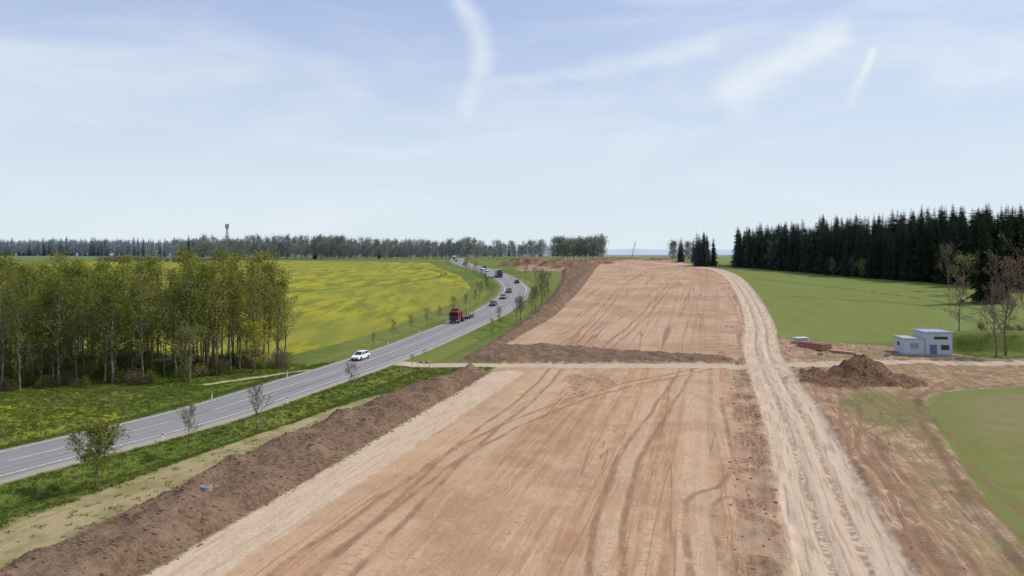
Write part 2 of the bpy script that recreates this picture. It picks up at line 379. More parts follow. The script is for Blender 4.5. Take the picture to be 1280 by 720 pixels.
wp=N.m('ABSOLUTE',N.m('SUBTRACT',N.m('ABSOLUTE',N.m('SUBTRACT',N.m('ABSOLUTE',ar),2.0)),.85))
c=N.mix(N.m('MULTIPLY',N.sm(wp,.45,.05),.35),c,(.32,.305,.29))
c=N.mix(N.m('MULTIPLY',N.sm(N.m('ABSOLUTE',ar),4.5,4.95),.6),c,(.32,.28,.22))
c=N.mix(N.m('MULTIPLY',N.noise(P,14,2),.25),c,(.12,.12,.12))
N.put(b.inputs['Base Color'],c); b.inputs['Roughness'].default_value=.8
offs=[(-5.6,-.5),(-5.0,-.02),(-2.5,.03),(0,.06),(2.5,.03),(5.0,-.02),(5.6,-.5)]
v,f=strip('road',offs,0,m); road=mesh_obj('asphalt_road',v,f,m)
a=road.data.attributes.new('off','FLOAT','POINT'); a.data.foreach_set('value',np.tile([o for o,_ in offs],len(RC)).astype(np.float32))
a=road.data.attributes.new('dist','FLOAT','POINT'); a.data.foreach_set('value',np.repeat(RT,len(offs)).astype(np.float32))
mk,N,b=newmat('road_paint'); P=N.pos(); N.put(b.inputs['Base Color'],N.mix(N.sm(N.noise(P,3,4,.7),.40,.64),(.40,.40,.39),(.74,.74,.72)))
V=[];FF=[]
def addstrip(o0,o1,i0,i1,z):
    v,f=strip('',[(o0,0),(o1,0)],z,None,i0,i1); n=len(V); V.extend(v); FF.extend([tuple(k+n for k in t) for t in f])
n=len(RC)
def crown(o): return .06-.012*abs(o)+.02
addstrip(-4.2,-3.98,0,n,crown(4.1)); addstrip(3.98,4.2,0,n,crown(4.1))
jn=int(np.argmin(abs(RC[:,1]-128)))
i=0
while i<n-6:
    if abs(i-jn)<34: addstrip(-.09,.09,i,i+7,crown(0)); i+=6
    else: addstrip(-.09,.09,i,i+5,crown(0)); i+=8
mesh_obj('road_markings',V,FF,mk)
def onroad(Yt,off):
    i=int(np.argmin(abs(RC[:,1]-Yt))); p=RC[i]+NOR[i]*off
    return Vector((p[0],p[1],float(roadz(RC[i,1]))+.06-.012*abs(off))), math.atan2(TAN[i,1],TAN[i,0]), i

# ------------------------------------------------------------------ vegetation prototypes
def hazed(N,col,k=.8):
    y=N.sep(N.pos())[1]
    return N.mix(N.sm(y,180,1050,0,k),col,(.34,.40,.46))  # distance haze painted into leaf and bark base colour, stronger with world Y
def leafmat(name,c1,c2,trans=.35):
    m,N,b=newmat(name); P=N.pos()
    r=N.n.new('ShaderNodeObjectInfo').outputs['Random']
    f=N.m('ADD',N.m('MULTIPLY',r,.6),N.m('MULTIPLY',N.noise(P,.6,1),.5))
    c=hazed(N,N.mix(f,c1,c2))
    out=[x for x in N.n if x.type=='OUTPUT_MATERIAL'][0]
    N.n.remove(b); df=N.n.new('ShaderNodeBsdfDiffuse'); N.put(df.inputs['Color'],c)
    tr=N.n.new('ShaderNodeBsdfTranslucent'); N.put(tr.inputs['Color'],c)
    mx=N.n.new('ShaderNodeMixShader'); mx.inputs[0].default_value=trans
    N.l.new(df.outputs[0],mx.inputs[1]); N.l.new(tr.outputs[0],mx.inputs[2]); N.l.new(mx.outputs[0],out.inputs[0])
    return m
def barkmat(name,c1,c2):
    m,N,b=newmat(name); c=N.mix(N.sm(N.noise(N.vm('MULTIPLY',N.pos(),(1,1,.4)),5,2),.35,.65),c1,c2)
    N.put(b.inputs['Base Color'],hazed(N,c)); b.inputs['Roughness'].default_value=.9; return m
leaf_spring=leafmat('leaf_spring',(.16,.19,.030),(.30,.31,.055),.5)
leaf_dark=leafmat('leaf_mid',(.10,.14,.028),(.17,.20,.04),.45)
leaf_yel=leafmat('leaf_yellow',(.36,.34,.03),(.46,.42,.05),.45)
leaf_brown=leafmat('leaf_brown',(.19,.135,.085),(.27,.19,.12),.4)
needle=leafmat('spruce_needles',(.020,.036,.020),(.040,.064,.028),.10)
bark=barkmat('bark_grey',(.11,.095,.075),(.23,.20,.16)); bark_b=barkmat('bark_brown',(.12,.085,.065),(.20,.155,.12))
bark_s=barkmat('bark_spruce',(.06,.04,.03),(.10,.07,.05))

def orth(d):
    a=Vector((0,0,1)) if abs(d.z)<.9 else Vector((1,0,0)); a=d.cross(a).normalized(); return a,d.cross(a)
class TB:
    def __init__(s): s.v=[];s.f=[];s.mi=[];s.tips=[]
    def tube(s,pts,rads,n):
        base=len(s.v)
        for k,(p,r) in enumerate(zip(pts,rads)):
            d=(pts[min(k+1,len(pts)-1)]-pts[max(k-1,0)]).normalized(); a,b_=orth(d)
            for i in range(n):
                t=2*math.pi*i/n; s.v.append(p+(a*math.cos(t)+b_*math.sin(t))*r)
        for k in range(len(pts)-1):
            for i in range(n):
                a0=base+k*n+i;a1=base+k*n+(i+1)%n; s.f.append((a0,a1,a1+n,a0+n)); s.mi.append(0)
    def leaf(s,p,size,rng):
        d=Vector((rng.gauss(0,1),rng.gauss(0,1),rng.gauss(0,1))).normalized(); a,b_=orth(d)
        a*=size*rng.uniform(.6,1.2); b_*=size*rng.uniform(.5,1.0); k=len(s.v)
        s.v+= [p-a*.5-b_*.3,p+a*.45-b_*.5,p+a*.6+b_*.35,p-a*.3+b_*.55]; s.f.append((k,k+1,k+2,k+3)); s.mi.append(1)
    def branch(s,p,d,L,r,lvl,maxl,rng,kids,spread,up,rmin):
        n=4 if lvl<1 else 3; seg=4 if lvl<2 else 2; pts=[p.copy()];rr=[r]; dd=d.copy()
        for i in range(seg):
            dd=(dd+Vector((rng.uniform(-1,1),rng.uniform(-1,1),rng.uniform(-1,1)+up))*.16).normalized()
            pts.append(pts[-1]+dd*L/seg); rr.append(max(rmin,r*(1-(i+1)/seg*.75)))
        s.tube(pts,rr,n)
        if lvl>=maxl: s.tips+=pts[1:]; return
        if lvl>=maxl-1: s.tips+=pts[2:]
        for c in range(kids[lvl]):
            t=rng.uniform(.25,1.0) if c>0 else 1.0
            k=min(seg-1,int(t*seg)); q=pts[k].lerp(pts[k+1],t*seg-k)
            ax=(pts[k+1]-pts[k]).normalized(); a,b_=orth(ax); ph=rng.uniform(0,6.283)
            nd=(ax*math.cos(spread)+(a*math.cos(ph)+b_*math.sin(ph))*math.sin(spread)*rng.uniform(.6,1.2)); nd.z+=up*.25
            s.branch(q,nd.normalized(),L*rng.uniform(.45,.7),max(rmin,r*.5*(1-t*.4)),lvl+1,maxl,rng,kids,spread,up,rmin)
def mk_tree(name,seed,H,r0,c0,width,nb,kids,maxl,lpt,lsize,mats,rmin=.012,trunkfrac=.97,spread=.65,up=.5,ang=.8):
    rng=random.Random(seed); t=TB(); n=9; pts=[Vector((0,0,-.3))];rr=[r0*1.25]
    dx=0;dy=0
    for i in range(1,n+1):
        dx+=rng.uniform(-.012,.012)*H;dy+=rng.uniform(-.012,.012)*H; z=H*trunkfrac*i/n
        pts.append(Vector((dx,dy,z))); rr.append(max(rmin,r0*(1-.93*i/n)))
    t.tube(pts,rr,6)
    for bnum in range(nb):
        u=c0+(1-c0)*(bnum+.5)/nb*.98; z=u*n; k=min(n-1,int(z)); q=pts[k].lerp(pts[k+1],z-k)
        ph=bnum*2.4+rng.uniform(-.5,.5); v_=(u-c0)/(1-c0)
        prof=math.sin(math.pi*min(1,(.22+v_*.78)))**.7 if v_<.99 else .2
        L=width*H*(prof*.85+.15)*rng.uniform(.65,1.15); an=ang*(1-.45*v_)*rng.uniform(.8,1.2)
        d=Vector((math.cos(ph)*math.sin(an),math.sin(ph)*math.sin(an),math.cos(an)))
        t.branch(q,d,L,max(rmin,r0*.42*(1-v_*.75)),0,maxl,rng,kids,spread,up,rmin)
    if lpt>0:
        for p in t.tips:
            k=int(lpt)+(1 if rng.random()<lpt-int(lpt) else 0)
            for _ in range(k): t.leaf(p+Vector((rng.gauss(0,1),rng.gauss(0,1),rng.gauss(0,1)))*lsize*1.3,lsize,rng)
    return mesh_obj(name,t.v,t.f,mats,t.mi,dolink=False)
def mk_spruce(name,seed,H):
    rng=random.Random(seed); t=TB()
    t.tube([Vector((0,0,-.3)),Vector((0,0,H*.5)),Vector((0,0,H))],[H*.013,H*.008,.02],5)
    z=H*.06; asym=[rng.uniform(.75,1.2) for _ in range(8)]; wd=rng.uniform(.15,.19)
    while z<H*.985:
        u=z/H; R=(H*wd*(1-u)**.72+.15)*rng.uniform(.72,1.15)
        if u<.2: R*=.8+u
        nb=6 if u<.85 else 5
        for i in range(nb):
            ph=2*math.pi*i/nb+rng.uniform(-.5,.5); L=R*rng.uniform(.65,1.15)*asym[int(ph/6.3*8)%8]
            dr=Vector((math.cos(ph),math.sin(ph),0)); sd=Vector((-dr.y,dr.x,0)); drop=-.28*L*rng.uniform(.4,1.5)+(u-.6)*.3*L
            p0=Vector((0,0,z)); pm=p0+dr*L*.55+Vector((0,0,drop*.35)); p1=p0+dr*L+Vector((0,0,drop)); w=L*.24
            for (a,c_) in((p0,pm),(pm,p1)):
                for s_ in(-1,1):
                    for q in range(2):
                        tt=rng.uniform(0,.9); o=a.lerp(c_,tt); k=len(t.v)
                        tip=o+sd*s_*w*rng.uniform(.7,1.5)+dr*w*rng.uniform(.2,1.0)+Vector((0,0,-w*rng.uniform(.2,1.0)))
                        t.v+=[o-dr*w*.35,o+dr*w*.45,tip]; t.f.append((k,k+1,k+2)); t.mi.append(1)
            k=len(t.v); t.v+=[p0-sd*w*.3,p0+sd*w*.3,pm+sd*w*.5,p1,pm-sd*w*.5]; t.f.append((k,k+1,k+2,k+3,k+4)); t.mi.append(1)
            k=len(t.v); t.v+=[p0,pm,pm+Vector((0,0,-w*1.1)),p0+Vector((0,0,-w*.8))]; t.f.append((k,k+1,k+2,k+3)); t.mi.append(1)
        z+=H*.020*rng.uniform(.8,1.2)
    return mesh_obj(name,t.v,t.f,[bark_s,needle],t.mi,dolink=False)
def coll(name,obs):
    c=bpy.data.collections.new(name)
    for o in obs: c.objects.link(o)
    return c
wood=[mk_tree('p_birch%d'%i,10+i,17.5,.16,.20,.18,23,[3,3],2,1.6,.27,[bark,leaf_spring],ang=.75) for i in range(4)]
wood+=[mk_tree('p_thin%d'%i,20+i,17,.13,.28,.14,20,[3,2],2,.3,.26,[bark,leaf_spring],ang=.65,rmin=.018) for i in range(2)]
wood+=[mk_tree('p_mid%d'%i,30+i,15,.18,.14,.21,20,[3,3],2,1.7,.30,[bark,leaf_dark],ang=.9) for i in range(2)]
C_wood=coll('wood_protos',wood)
C_spruce=coll('spruce_protos',[mk_spruce('p_spruce%d'%i,50+i,24) for i in range(5)])
mixt=[mk_tree('p_far%d'%i,60+i,17,.2,.10,.26,16,[3,2],2,lp,.7,[bark_b,mm],ang=.9,rmin=.06) for i,(mm,lp) in enumerate([(leaf_dark,1.5),(leaf_brown,.8),(leaf_spring,1.2),(leaf_brown,.3)])]
C_far=coll('far_protos',mixt+[C_spruce.objects[0],C_spruce.objects[1]])
def mk_bush(name,seed,R,mat):
    rng=random.Random(seed); t=TB()
    for i in range(9):
        ph=rng.uniform(0,6.3); an=rng.uniform(.2,1.1)
        t.branch(Vector((rng.uniform(-.2,.2),rng.uniform(-.2,.2),-.1)),Vector((math.cos(ph)*math.sin(an),math.sin(ph)*math.sin(an),math.cos(an))),R,.04,0,1,rng,[5],.6,.3,.012)
    for p in t.tips:
        for _ in range(5): t.leaf(p+Vector((rng.gauss(0,1),rng.gauss(0,1),rng.gauss(0,1)))*.25*R*.6,.2,rng)
    return mesh_obj(name,t.v,t.f,[bark,mat],t.mi,dolink=False)
C_bush=coll('bush_protos',[mk_bush('p_bush0',1,2.2,leaf_dark),mk_bush('p_bush1',2,1.8,leaf_spring),mk_bush('p_bush2',3,2.0,leaf_brown)])

def scatter(name,pts,rot,scl,idx,col):
    me=bpy.data.meshes.new(name); me.from_pydata([tuple(p) for p in pts],[],[])
    for nm,ty,dat in(('rz','FLOAT',rot),('sc','FLOAT',scl),('pi','INT',idx)):
        a=me.attributes.new(nm,ty,'POINT'); a.data.foreach_set('value',dat)
    o=bpy.data.objects.new(name,me); link(o)
    ng=bpy.data.node_groups.new(name+'_gn','GeometryNodeTree')
    ng.interface.new_socket('Geometry',in_out='INPUT',socket_type='NodeSocketGeometry'); ng.interface.new_socket('Geometry',in_out='OUTPUT',socket_type='NodeSocketGeometry')
    gi=ng.nodes.new('NodeGroupInput');go=ng.nodes.new('NodeGroupOutput')
    ci=ng.nodes.new('GeometryNodeCollectionInfo'); ci.inputs['Collection'].default_value=col
    ci.inputs['Separate Children'].default_value=True; ci.inputs['Reset Children'].default_value=True
    ip=ng.nodes.new('GeometryNodeInstanceOnPoints'); ip.inputs['Pick Instance'].default_value=True
    def na(nm,ty):
        n=ng.nodes.new('GeometryNodeInputNamedAttribute'); n.data_type=ty; n.inputs['Name'].default_value=nm
        return [s for s in n.outputs if s.enabled and s.name=='Attribute'][0]
    cx=ng.nodes.new('ShaderNodeCombineXYZ'); L=ng.links
    L.new(gi.outputs[0],ip.inputs['Points']); L.new(ci.outputs[0],ip.inputs['Instance'])
    L.new(na('rz','FLOAT'),cx.inputs[2]); L.new(cx.outputs[0],ip.inputs['Rotation'])
    L.new(na('sc','FLOAT'),ip.inputs['Scale']); L.new(na('pi','INT'),ip.inputs['Instance Index'])
    L.new(ip.outputs[0],go.inputs[0])
    md=o.modifiers.new('scatter','NODES'); md.node_group=ng
    return o
def fill(poly,sp,seed,jit=.45):
    rs=np.random.RandomState(seed); p=np.array(poly); x=np.arange(p[:,0].min(),p[:,0].max(),sp); y=np.arange(p[:,1].min(),p[:,1].max(),sp)
    a,b_=np.meshgrid(x,y); a=a.ravel()+rs.uniform(-jit,jit,a.size)*sp; b_=b_.ravel()+rs.uniform(-jit,jit,b_.size)*sp
    k=poly_sd(a,b_,poly)>0; return a[k],b_[k],rs
def forest(name,poly,sp,seed,col,n,smin,smax,w=None,sink=0,gap=0,pw=1.0,xr=None):
    a,b_,rs=fill(poly,sp,seed)
    if gap: k_=(vn(a,b_,sp*3.2,seed)>gap-.5); a=a[k_];b_=b_[k_]
    z=height(a,b_)-sink; k=len(a)
    sc=(smin+(smax-smin)*np.clip(rs.uniform(0,1,k)**pw*.7+.3*(vn(a,b_,sp*4,seed+3)+.5)*1.3,0,1)).astype(np.float32)
    if xr: sc=(sc*np.interp(a,xr[0],xr[1])).astype(np.float32)
    return scatter(name,np.stack([a,b_,z],1),rs.uniform(0,6.28,k).astype(np.float32),sc,rs.choice(n,k,p=w).astype(np.int32),col)
forest('deciduous_forest',[(-150,96),(-100,97),(-74,105),(-54,113),(-41,124),(-39,130),(-47,140),(-75,148),(-120,148),(-170,140)],3.3,1,C_wood,8,.66,1.16,[.15,.15,.15,.15,.12,.12,.08,.08])
forest('forest_understory',[(-150,95),(-100,96),(-74,104),(-54,112),(-41,123),(-39,130),(-50,138),(-120,142)],3.6,2,C_bush,3,.4,.9,[.4,.2,.4])
forest('spruce_forest',[(136,440),(158,370),(181,300),(200,268),(300,245),(320,290),(240,345),(190,450),(150,480)],4.7,3,C_spruce,5,.70,1.34,xr=([136,175,215],[.78,1.0,1.13]))
forest('forest_edge_trees',[(130,436),(152,370),(175,302),(196,262),(205,264),(184,304),(160,372),(140,440)],9,33,C_far,6,.35,.7,[.25,.15,.2,.1,.15,.15],gap=.62)
forest('spruce_grove',[(114,436),(124,436),(128,460),(116,462)],4.5,4,C_spruce,5,.6,1.0)
forest('spruce_grove',[(116,520),(134,520),(134,545),(118,545)],5.5,5,C_far,6,.6,.9,[.1,.1,.1,.1,.3,.3])
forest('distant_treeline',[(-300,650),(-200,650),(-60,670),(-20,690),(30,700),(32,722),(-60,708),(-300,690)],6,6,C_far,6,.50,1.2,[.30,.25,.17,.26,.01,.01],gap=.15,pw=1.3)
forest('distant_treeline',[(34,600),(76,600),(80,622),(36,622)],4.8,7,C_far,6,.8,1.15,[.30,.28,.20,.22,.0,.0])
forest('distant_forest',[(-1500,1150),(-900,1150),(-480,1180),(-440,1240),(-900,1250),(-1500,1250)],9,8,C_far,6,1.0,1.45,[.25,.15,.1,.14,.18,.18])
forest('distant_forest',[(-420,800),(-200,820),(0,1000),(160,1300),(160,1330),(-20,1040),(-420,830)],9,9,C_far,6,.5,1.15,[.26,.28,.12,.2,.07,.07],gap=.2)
forest('hedgerow',[(-300,520),(-205,515),(-205,522),(-300,530)],5,10,C_bush,3,1.0,1.9)
forest('hedgerow',[(-420,470),(-330,450),(-325,458),(-420,480)],5,11,C_far,6,.45,.75,[.3,.3,.2,.2,0,0])
forest('bushes',[(92,150),(112,158),(125,168),(120,172),(95,160)],4,12,C_bush,3,.4,.9,gap=.4)

# distant hills
m_h,N,b=newmat('hill_mat'); N.put(b.inputs['Base Color'],N.mix(N.noise(N.pos(),.004,4),(.34,.42,.49),(.42,.49,.55))); b.inputs['Roughness'].default_value=1  # pale blue of distance haze painted in as the hills' base colour
def hills(Yc,x0,x1,base,amp,seed,nm='hills'):
    xs_=np.linspace(x0,x1,160); v=[];f=[]; K=6
    for j in range(K):
        t=j/(K-1); yy=Yc+t*900
        h=base*math.sin(math.pi*.5*t)+0*xs_
        hh=17+(h+amp*t*(vn(xs_,xs_*0+seed,700,seed)+.5*vn(xs_,xs_*0,220,seed+1)+.10*vn(xs_,xs_*0,40,seed+2)))*1.0-(6 if j==0 else 0)
        v+=[(a,yy,float(z)) for a,z in zip(xs_,hh)]
    for j in range(K-1):
        for i in range(159): a=j*160+i; f.append((a,a+1,a+161,a+160))
    mesh_obj(nm,v,f,m_h,smooth=True)
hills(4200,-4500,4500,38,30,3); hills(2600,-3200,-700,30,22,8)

# individual trees
bare=[mk_tree('p',70+i,5.2,.07,.30,.30,11,[4,3,3],3,0,0,[bark_b],rmin=.012,ang=.7,up=.6,trunkfrac=.8).data for i in range(4)]
young=mk_tree('p',80,5.0,.08,.18,.36,16,[4,4,3],3,1.9,.13,[bark_b,leaf_spring],rmin=.010,ang=.85,trunkfrac=.8).data
big=[mk_tree('p',90+i,15,.20,.22,.27,16,[4,3,3],3,.0,.2,[bark_b],rmin=.022,ang=.85,trunkfrac=.85).data for i in range(2)]
bigbrown=mk_tree('p',95,16,.22,.2,.26,18,[4,3,2],3,.7,.2,[bark_b,leaf_brown],rmin=.02,ang=.85,trunkfrac=.9).data
green=mk_tree('p',97,10,.15,.12,.30,16,[4,3,2],3,1.0,.22,[bark,leaf_spring],ang=.9).data
yel=mk_tree('p',98,5,.1,.1,.42,14,[4,3,2],3,2.0,.16,[bark,leaf_yel],ang=1.0).data
yb=mk_tree('p',99,4.6,.05,.25,.26,12,[4,3],2,.8,.12,[bark_b,leaf_spring],ang=.8,rmin=.015).data
def tree(name,me,x,y,s,rz=0,dz=0):
    o=bpy.data.objects.new(name,me); o.location=(x,y,gz(x,y)+dz); o.scale=(s,s,s); o.rotation_euler=(0,0,rz); link(o); return o
tree('leafing_tree',young,-35.5,61.5,1.08)
tree('bare_tree',bare[0],-32.5,72,1.0,1); tree('bare_tree',bare[1],-28.6,81,1.1,2); tree('bare_tree',bare[2],-22.3,100.6,.95,3)
rs=random.Random(5)
for (yt,of,s) in [(168,12,.8),(178,11,1.1),(186,13,1.3),(193,12,1.5),(198,11,1.1),(205,12.5,1.4),(214,12,1.5),(221,11,1.2),(229,12,1.3),(238,11,1.5),(248,12.5,1.3),(258,11,1.5),(270,12,1.5),(283,11,1.3),(298,12,1.5),(315,12,1.3),(335,11,1.5),(360,12,1.4)]:
    i=int(np.argmin(abs(RC[:,1]-yt))); p=RC[i]+NOR[i]*of
    tree('roadside_tree',bare[rs.randrange(4)] if rs.random()<.6 else yb,p[0],p[1],s*rs.uniform(.85,1.15),rs.uniform(0,6))
for (yt,of,s) in [(150,-9,.6),(160,-9,.8),(170,-9,.75),(181,-9,.85),(192,-10,.8),(204,-10,.9),(218,-10,1.),(232,-10,1.1),(246,-11,1.3),(262,-10,1.2),(280,-11,1.2),(300,-11,1.3),(325,-11,1.2),(350,-11,1.2),(380,-12,1.3)]:
    i=int(np.argmin(abs(RC[:,1]-yt))); p=RC[i]+NOR[i]*of
    tree('roadside_tree',yb if rs.random()<.65 else bare[rs.randrange(4)],p[0],p[1],s*rs.uniform(.8,1.2),rs.uniform(0,6))
tree('bare_tree',big[0],103,166,.85,.5); tree('bare_tree',bigbrown,96,140,1.15,1.5); tree('bare_tree',big[1],92,137,.95,2.5); tree('bare_tree',big[0],101,139,1.1,3.5)
tree('bare_tree',bigbrown,108,150,1.2,.2); tree('leafing_tree',green,160,255,1.3); tree('leafing_tree',green,148,405,1.5,2); tree('bare_tree',bigbrown,165,272,1.05,4); tree('bare_tree',bigbrown,172,262,.9,2)
tree('yellow_bush',yel,-43.5,121.5,1.35); tree('leafing_tree',green,-50,112,.8,1)
tree('spruce_tree',C_spruce.objects[2].data,152,232,1.15,1); tree('spruce_tree',C_spruce.objects[0].data,160,236,1.0,3)

# clods + grass tufts
clodm=simple('clod_mat',(.20,.128,.082),.95,0,.1,.35,2)
def mk_clod(seed):
    import bmesh
    bm=bmesh.new(); bmesh.ops.create_icosphere(bm,subdivisions=1,radius=.5); r=random.Random(seed)
    for v in bm.verts: v.co*=r.uniform(.6,1.2); v.co.z*=.7
    me=bpy.data.meshes.new('clod'); bm.to_mesh(me); bm.free(); me.materials.append(clodm); return bpy.data.objects.new('p_clod%d'%seed,me)
C_clod=coll('clod_protos',[mk_clod(i) for i in range(3)])
def clods(name,polys,n,smin,smax,seed):
    rs=np.random.RandomState(seed); PX=[];PY=[]
    for poly,k in zip(polys,n):
        p=np.array(poly); a=rs.uniform(p[:,0].min(),p[:,0].max(),k);b_=rs.uniform(p[:,1].min(),min(170,p[:,1].max()),k)
        kk=poly_sd(a,b_,poly)>-.5; PX.append(a[kk]);PY.append(b_[kk])
    a=np.concatenate(PX);b_=np.concatenate(PY); F_=fields(a,b_); ok=(np.abs(F_['haul'])>3.3)&(F_['cross']<-.3)&(F_['field']<-.5)&(b_>35); a=a[ok];b_=b_[ok]
    z=height(a,b_); k=len(a); s=smin+(smax-smin)*rs.uniform(0,1,k)**3.5
    scatter(name,np.stack([a,b_,z],1),rs.uniform(0,6.28,k).astype(np.float32),s.astype(np.float32),rs.randint(0,3,k).astype(np.int32),C_clod)
clods('soil_clods',[BERM,BANK,DARKC,DARKA,DARKB,[(47,108),(63,108),(63,118),(43,118)]],[24000,5000,2500,1800,150,900],.08,.44,4)
clods('soil_clods',[RGT],[7000],.07,.26,5)
tuftm=leafmat('tuft_mat',(.095,.135,.022),(.155,.185,.038),.3)
def mk_tuft(seed):
    r=random.Random(seed); v=[];f=[]
    for i in range(16):
        ph=r.uniform(0,6.3); x=r.gauss(0,.16);y=r.gauss(0,.16); h=r.uniform(.08,.24); l=r.uniform(.02,.15); w=.03; k=len(v)
        c_,s_=math.cos(ph),math.sin(ph)
        v+=[(x-s_*w,y+c_*w,-.03),(x+s_*w,y-c_*w,-.03),(x+c_*l,y+s_*l,h)]; f.append((k,k+1,k+2))
    return mesh_obj('p_tuft%d'%seed,v,f,tuftm,dolink=False)
C_tuft=coll('tuft_protos',[mk_tuft(i) for i in range(3)])
rs_=np.random.RandomState(8); k=50000
a=rs_.uniform(-75,0,k); b_=40+90*rs_.uniform(0,1,k)**1.2; F_=fields(a,b_)
ok=(np.abs(F_['road'])>5.9)&(F_['cross']<-.4)&(F_['berm']<.2)&(F_['site']<-.5)&((F_['stub']<0)|(rs_.uniform(0,1,k)<.05)); a=a[ok];b_=b_[ok];k=len(a)
scatter('grass_tufts',np.stack([a,b_,height(a,b_)],1),rs_.uniform(0,6.28,k).astype(np.float32),rs_.uniform(.5,1.3,k).astype(np.float32),rs_.randint(0,3,k).astype(np.int32),C_tuft)

# ------------------------------------------------------------------ vehicles
tyre=simple('tyre',(.02,.02,.02),.8); rim=simple('rim',(.45,.45,.47),.3,.8); glass=simple('car_glass',(.02,.025,.03),.08,0,.8,.05)
lampw=simple('headlamp',(.75,.77,.8),.15,0,.8,.05); lampr=simple('tail_lamp',(.4,.02,.02),.3); blk=simple('black_plastic',(.03,.03,.032),.6); steel=simple('steel',(.3,.3,.31),.45,.7)
def loft(name,secs,mat,parent,smooth=True,bev=0):
    n=len(secs[0]); v=[p for s in secs for p in s]; f=[]
    for i in range(len(secs)-1):
        for j in range(n): a=i*n+j;b2=i*n+(j+1)%n; f.append((a,b2,b2+n,a+n))
    f.append(tuple(range(n-1,-1,-1))); k=(len(secs)-1)*n; f.append(tuple(range(k,k+n)))
    o=mesh_obj(name,v,f,mat,parent=parent)
    if bev: bb=o.modifiers.new('b','BEVEL'); bb.width=bev; bb.segments=2; bb.limit_method='ANGLE'
    return o
def wheel(par,x,y,r=.33,w=.22,nm='wheel'):
    s=1 if y>0 else -1
    cyl(nm,(x,y-s*w*.5,r),(x,y+s*w*.5,r),r,tyre,par,18); cyl(nm+'_rim',(x,y+s*w*.4,r),(x,y+s*(w*.5+.015),r),r*.62,rim,par,12)
def car(name,col,loc,h,kind='wagon'):
    e=empty(name,loc,h); pm=simple(name+'_paint',col,.25,0,.6,.04)
    W=.9; st=[(-2.25,.42,.80,.74),(-2.15,.28,.98,.84),(-1.6,.22,1.0,.9),(0,.2,.98,.91),(1.0,.2,.95,.9),(1.7,.22,.84,.87),(2.1,.26,.72,.80),(2.25,.36,.60,.66)]
    secs=[]
    for x,zl,zt,w in st:
        secs.append([(x,-w*.9,zl),(x,-w,zl+.12),(x,-w,zt-.16),(x,-w*.88,zt),(x,w*.88,zt),(x,w,zt-.16),(x,w,zl+.12),(x,w*.9,zl)])
    loft('body',secs,pm,e,bev=.03)
    xr=-2.1 if kind=='wagon' else -1.75
    gs=[(xr,.93,.95,.76,.76),(xr+.32,.93,1.42,.78,.62),(-.3,.93,1.47,.80,.64),(.35,.93,1.44,.80,.63),(1.15,.90,.93,.76,.74)]
    loft('window_glass',[[(x,-w0,z0),(x,-w1,z1),(x,w1,z1),(x,w0,z0)] for x,z0,z1,w0,w1 in gs],glass,e)
    loft('roof',[[(x,-w,z),(x,-w*.94,z+.05),(x,w*.94,z+.05),(x,w,z)] for x,z,w in [(xr+.22,1.40,.63),(-.3,1.455,.66),(.42,1.425,.65)]],pm,e,bev=.015)
    for s in(-1,1):
        for (xa,xb) in((xr+.0,xr+.34),(-.35,-.35),(1.12,.36)):
            cyl('pillar',(xa,s*.775,.93),(xb,s*.645,1.44),.045,pm,e,6)
        box('mirror',(.75,s*.98,1.0),(.14,.18,.13),pm,e,.03)
        box('headlamp',(2.13,s*.6,.64),(.16,.3,.13),lampw,e,.03); box('tail_lamp',(-2.19,s*.68,.82),(.1,.22,.2),lampr,e,.02)
        box('sill',(0,s*.9,.24),(2.2,.05,.1),blk,e)
        for x in(-1.38,1.38):
            cyl('wheel_arch',(x,s*.80,.34),(x,s*.915,.34),.40,blk,e,18); wheel(e,x,s*.86)
    box('grille',(2.22,0,.50),(.08,.9,.16),blk,e,.02); box('number_plate',(2.285,0,.42),(.02,.5,.1),lampw,e)
    box('bumper',(2.16,0,.34),(.2,1.4,.12),blk,e,.03); box('rear_bumper',(-2.2,0,.42),(.16,1.5,.14),blk,e,.03)
    return e
def put(fn,name,col,Y,off,toward=True,**k):
    p,h,i=onroad(Y,off); return fn(name,col,p,h+(math.pi if toward else 0),**k)
put(car,'white_car',(.78,.79,.80),131,-2.1)
put(car,'dark_car',(.05,.05,.06),221,-2.1,kind='hatch'); put(car,'grey_car',(.16,.17,.19),241,-2.1)
put(car,'blue_car',(.06,.08,.14),300,2.1,toward=False,kind='hatch'); put(car,'white_car',(.75,.75,.75),372,-2.1); put(car,'dark_car',(.04,.04,.05),405,2.1,toward=False)
put(car,'white_car',(.75,.75,.76),388,-2.1,kind='hatch'); put(car,'red_car',(.3,.03,.03),440,-2.1); put(car,'grey_car',(.3,.3,.31),470,2.1,toward=False)
put(car,'dark_car',(.05,.05,.06),262,-2.1); put(car,'white_car',(.7,.7,.7),425,-2.1); put(car,'dark_car',(.06,.06,.07),510,-2.1)
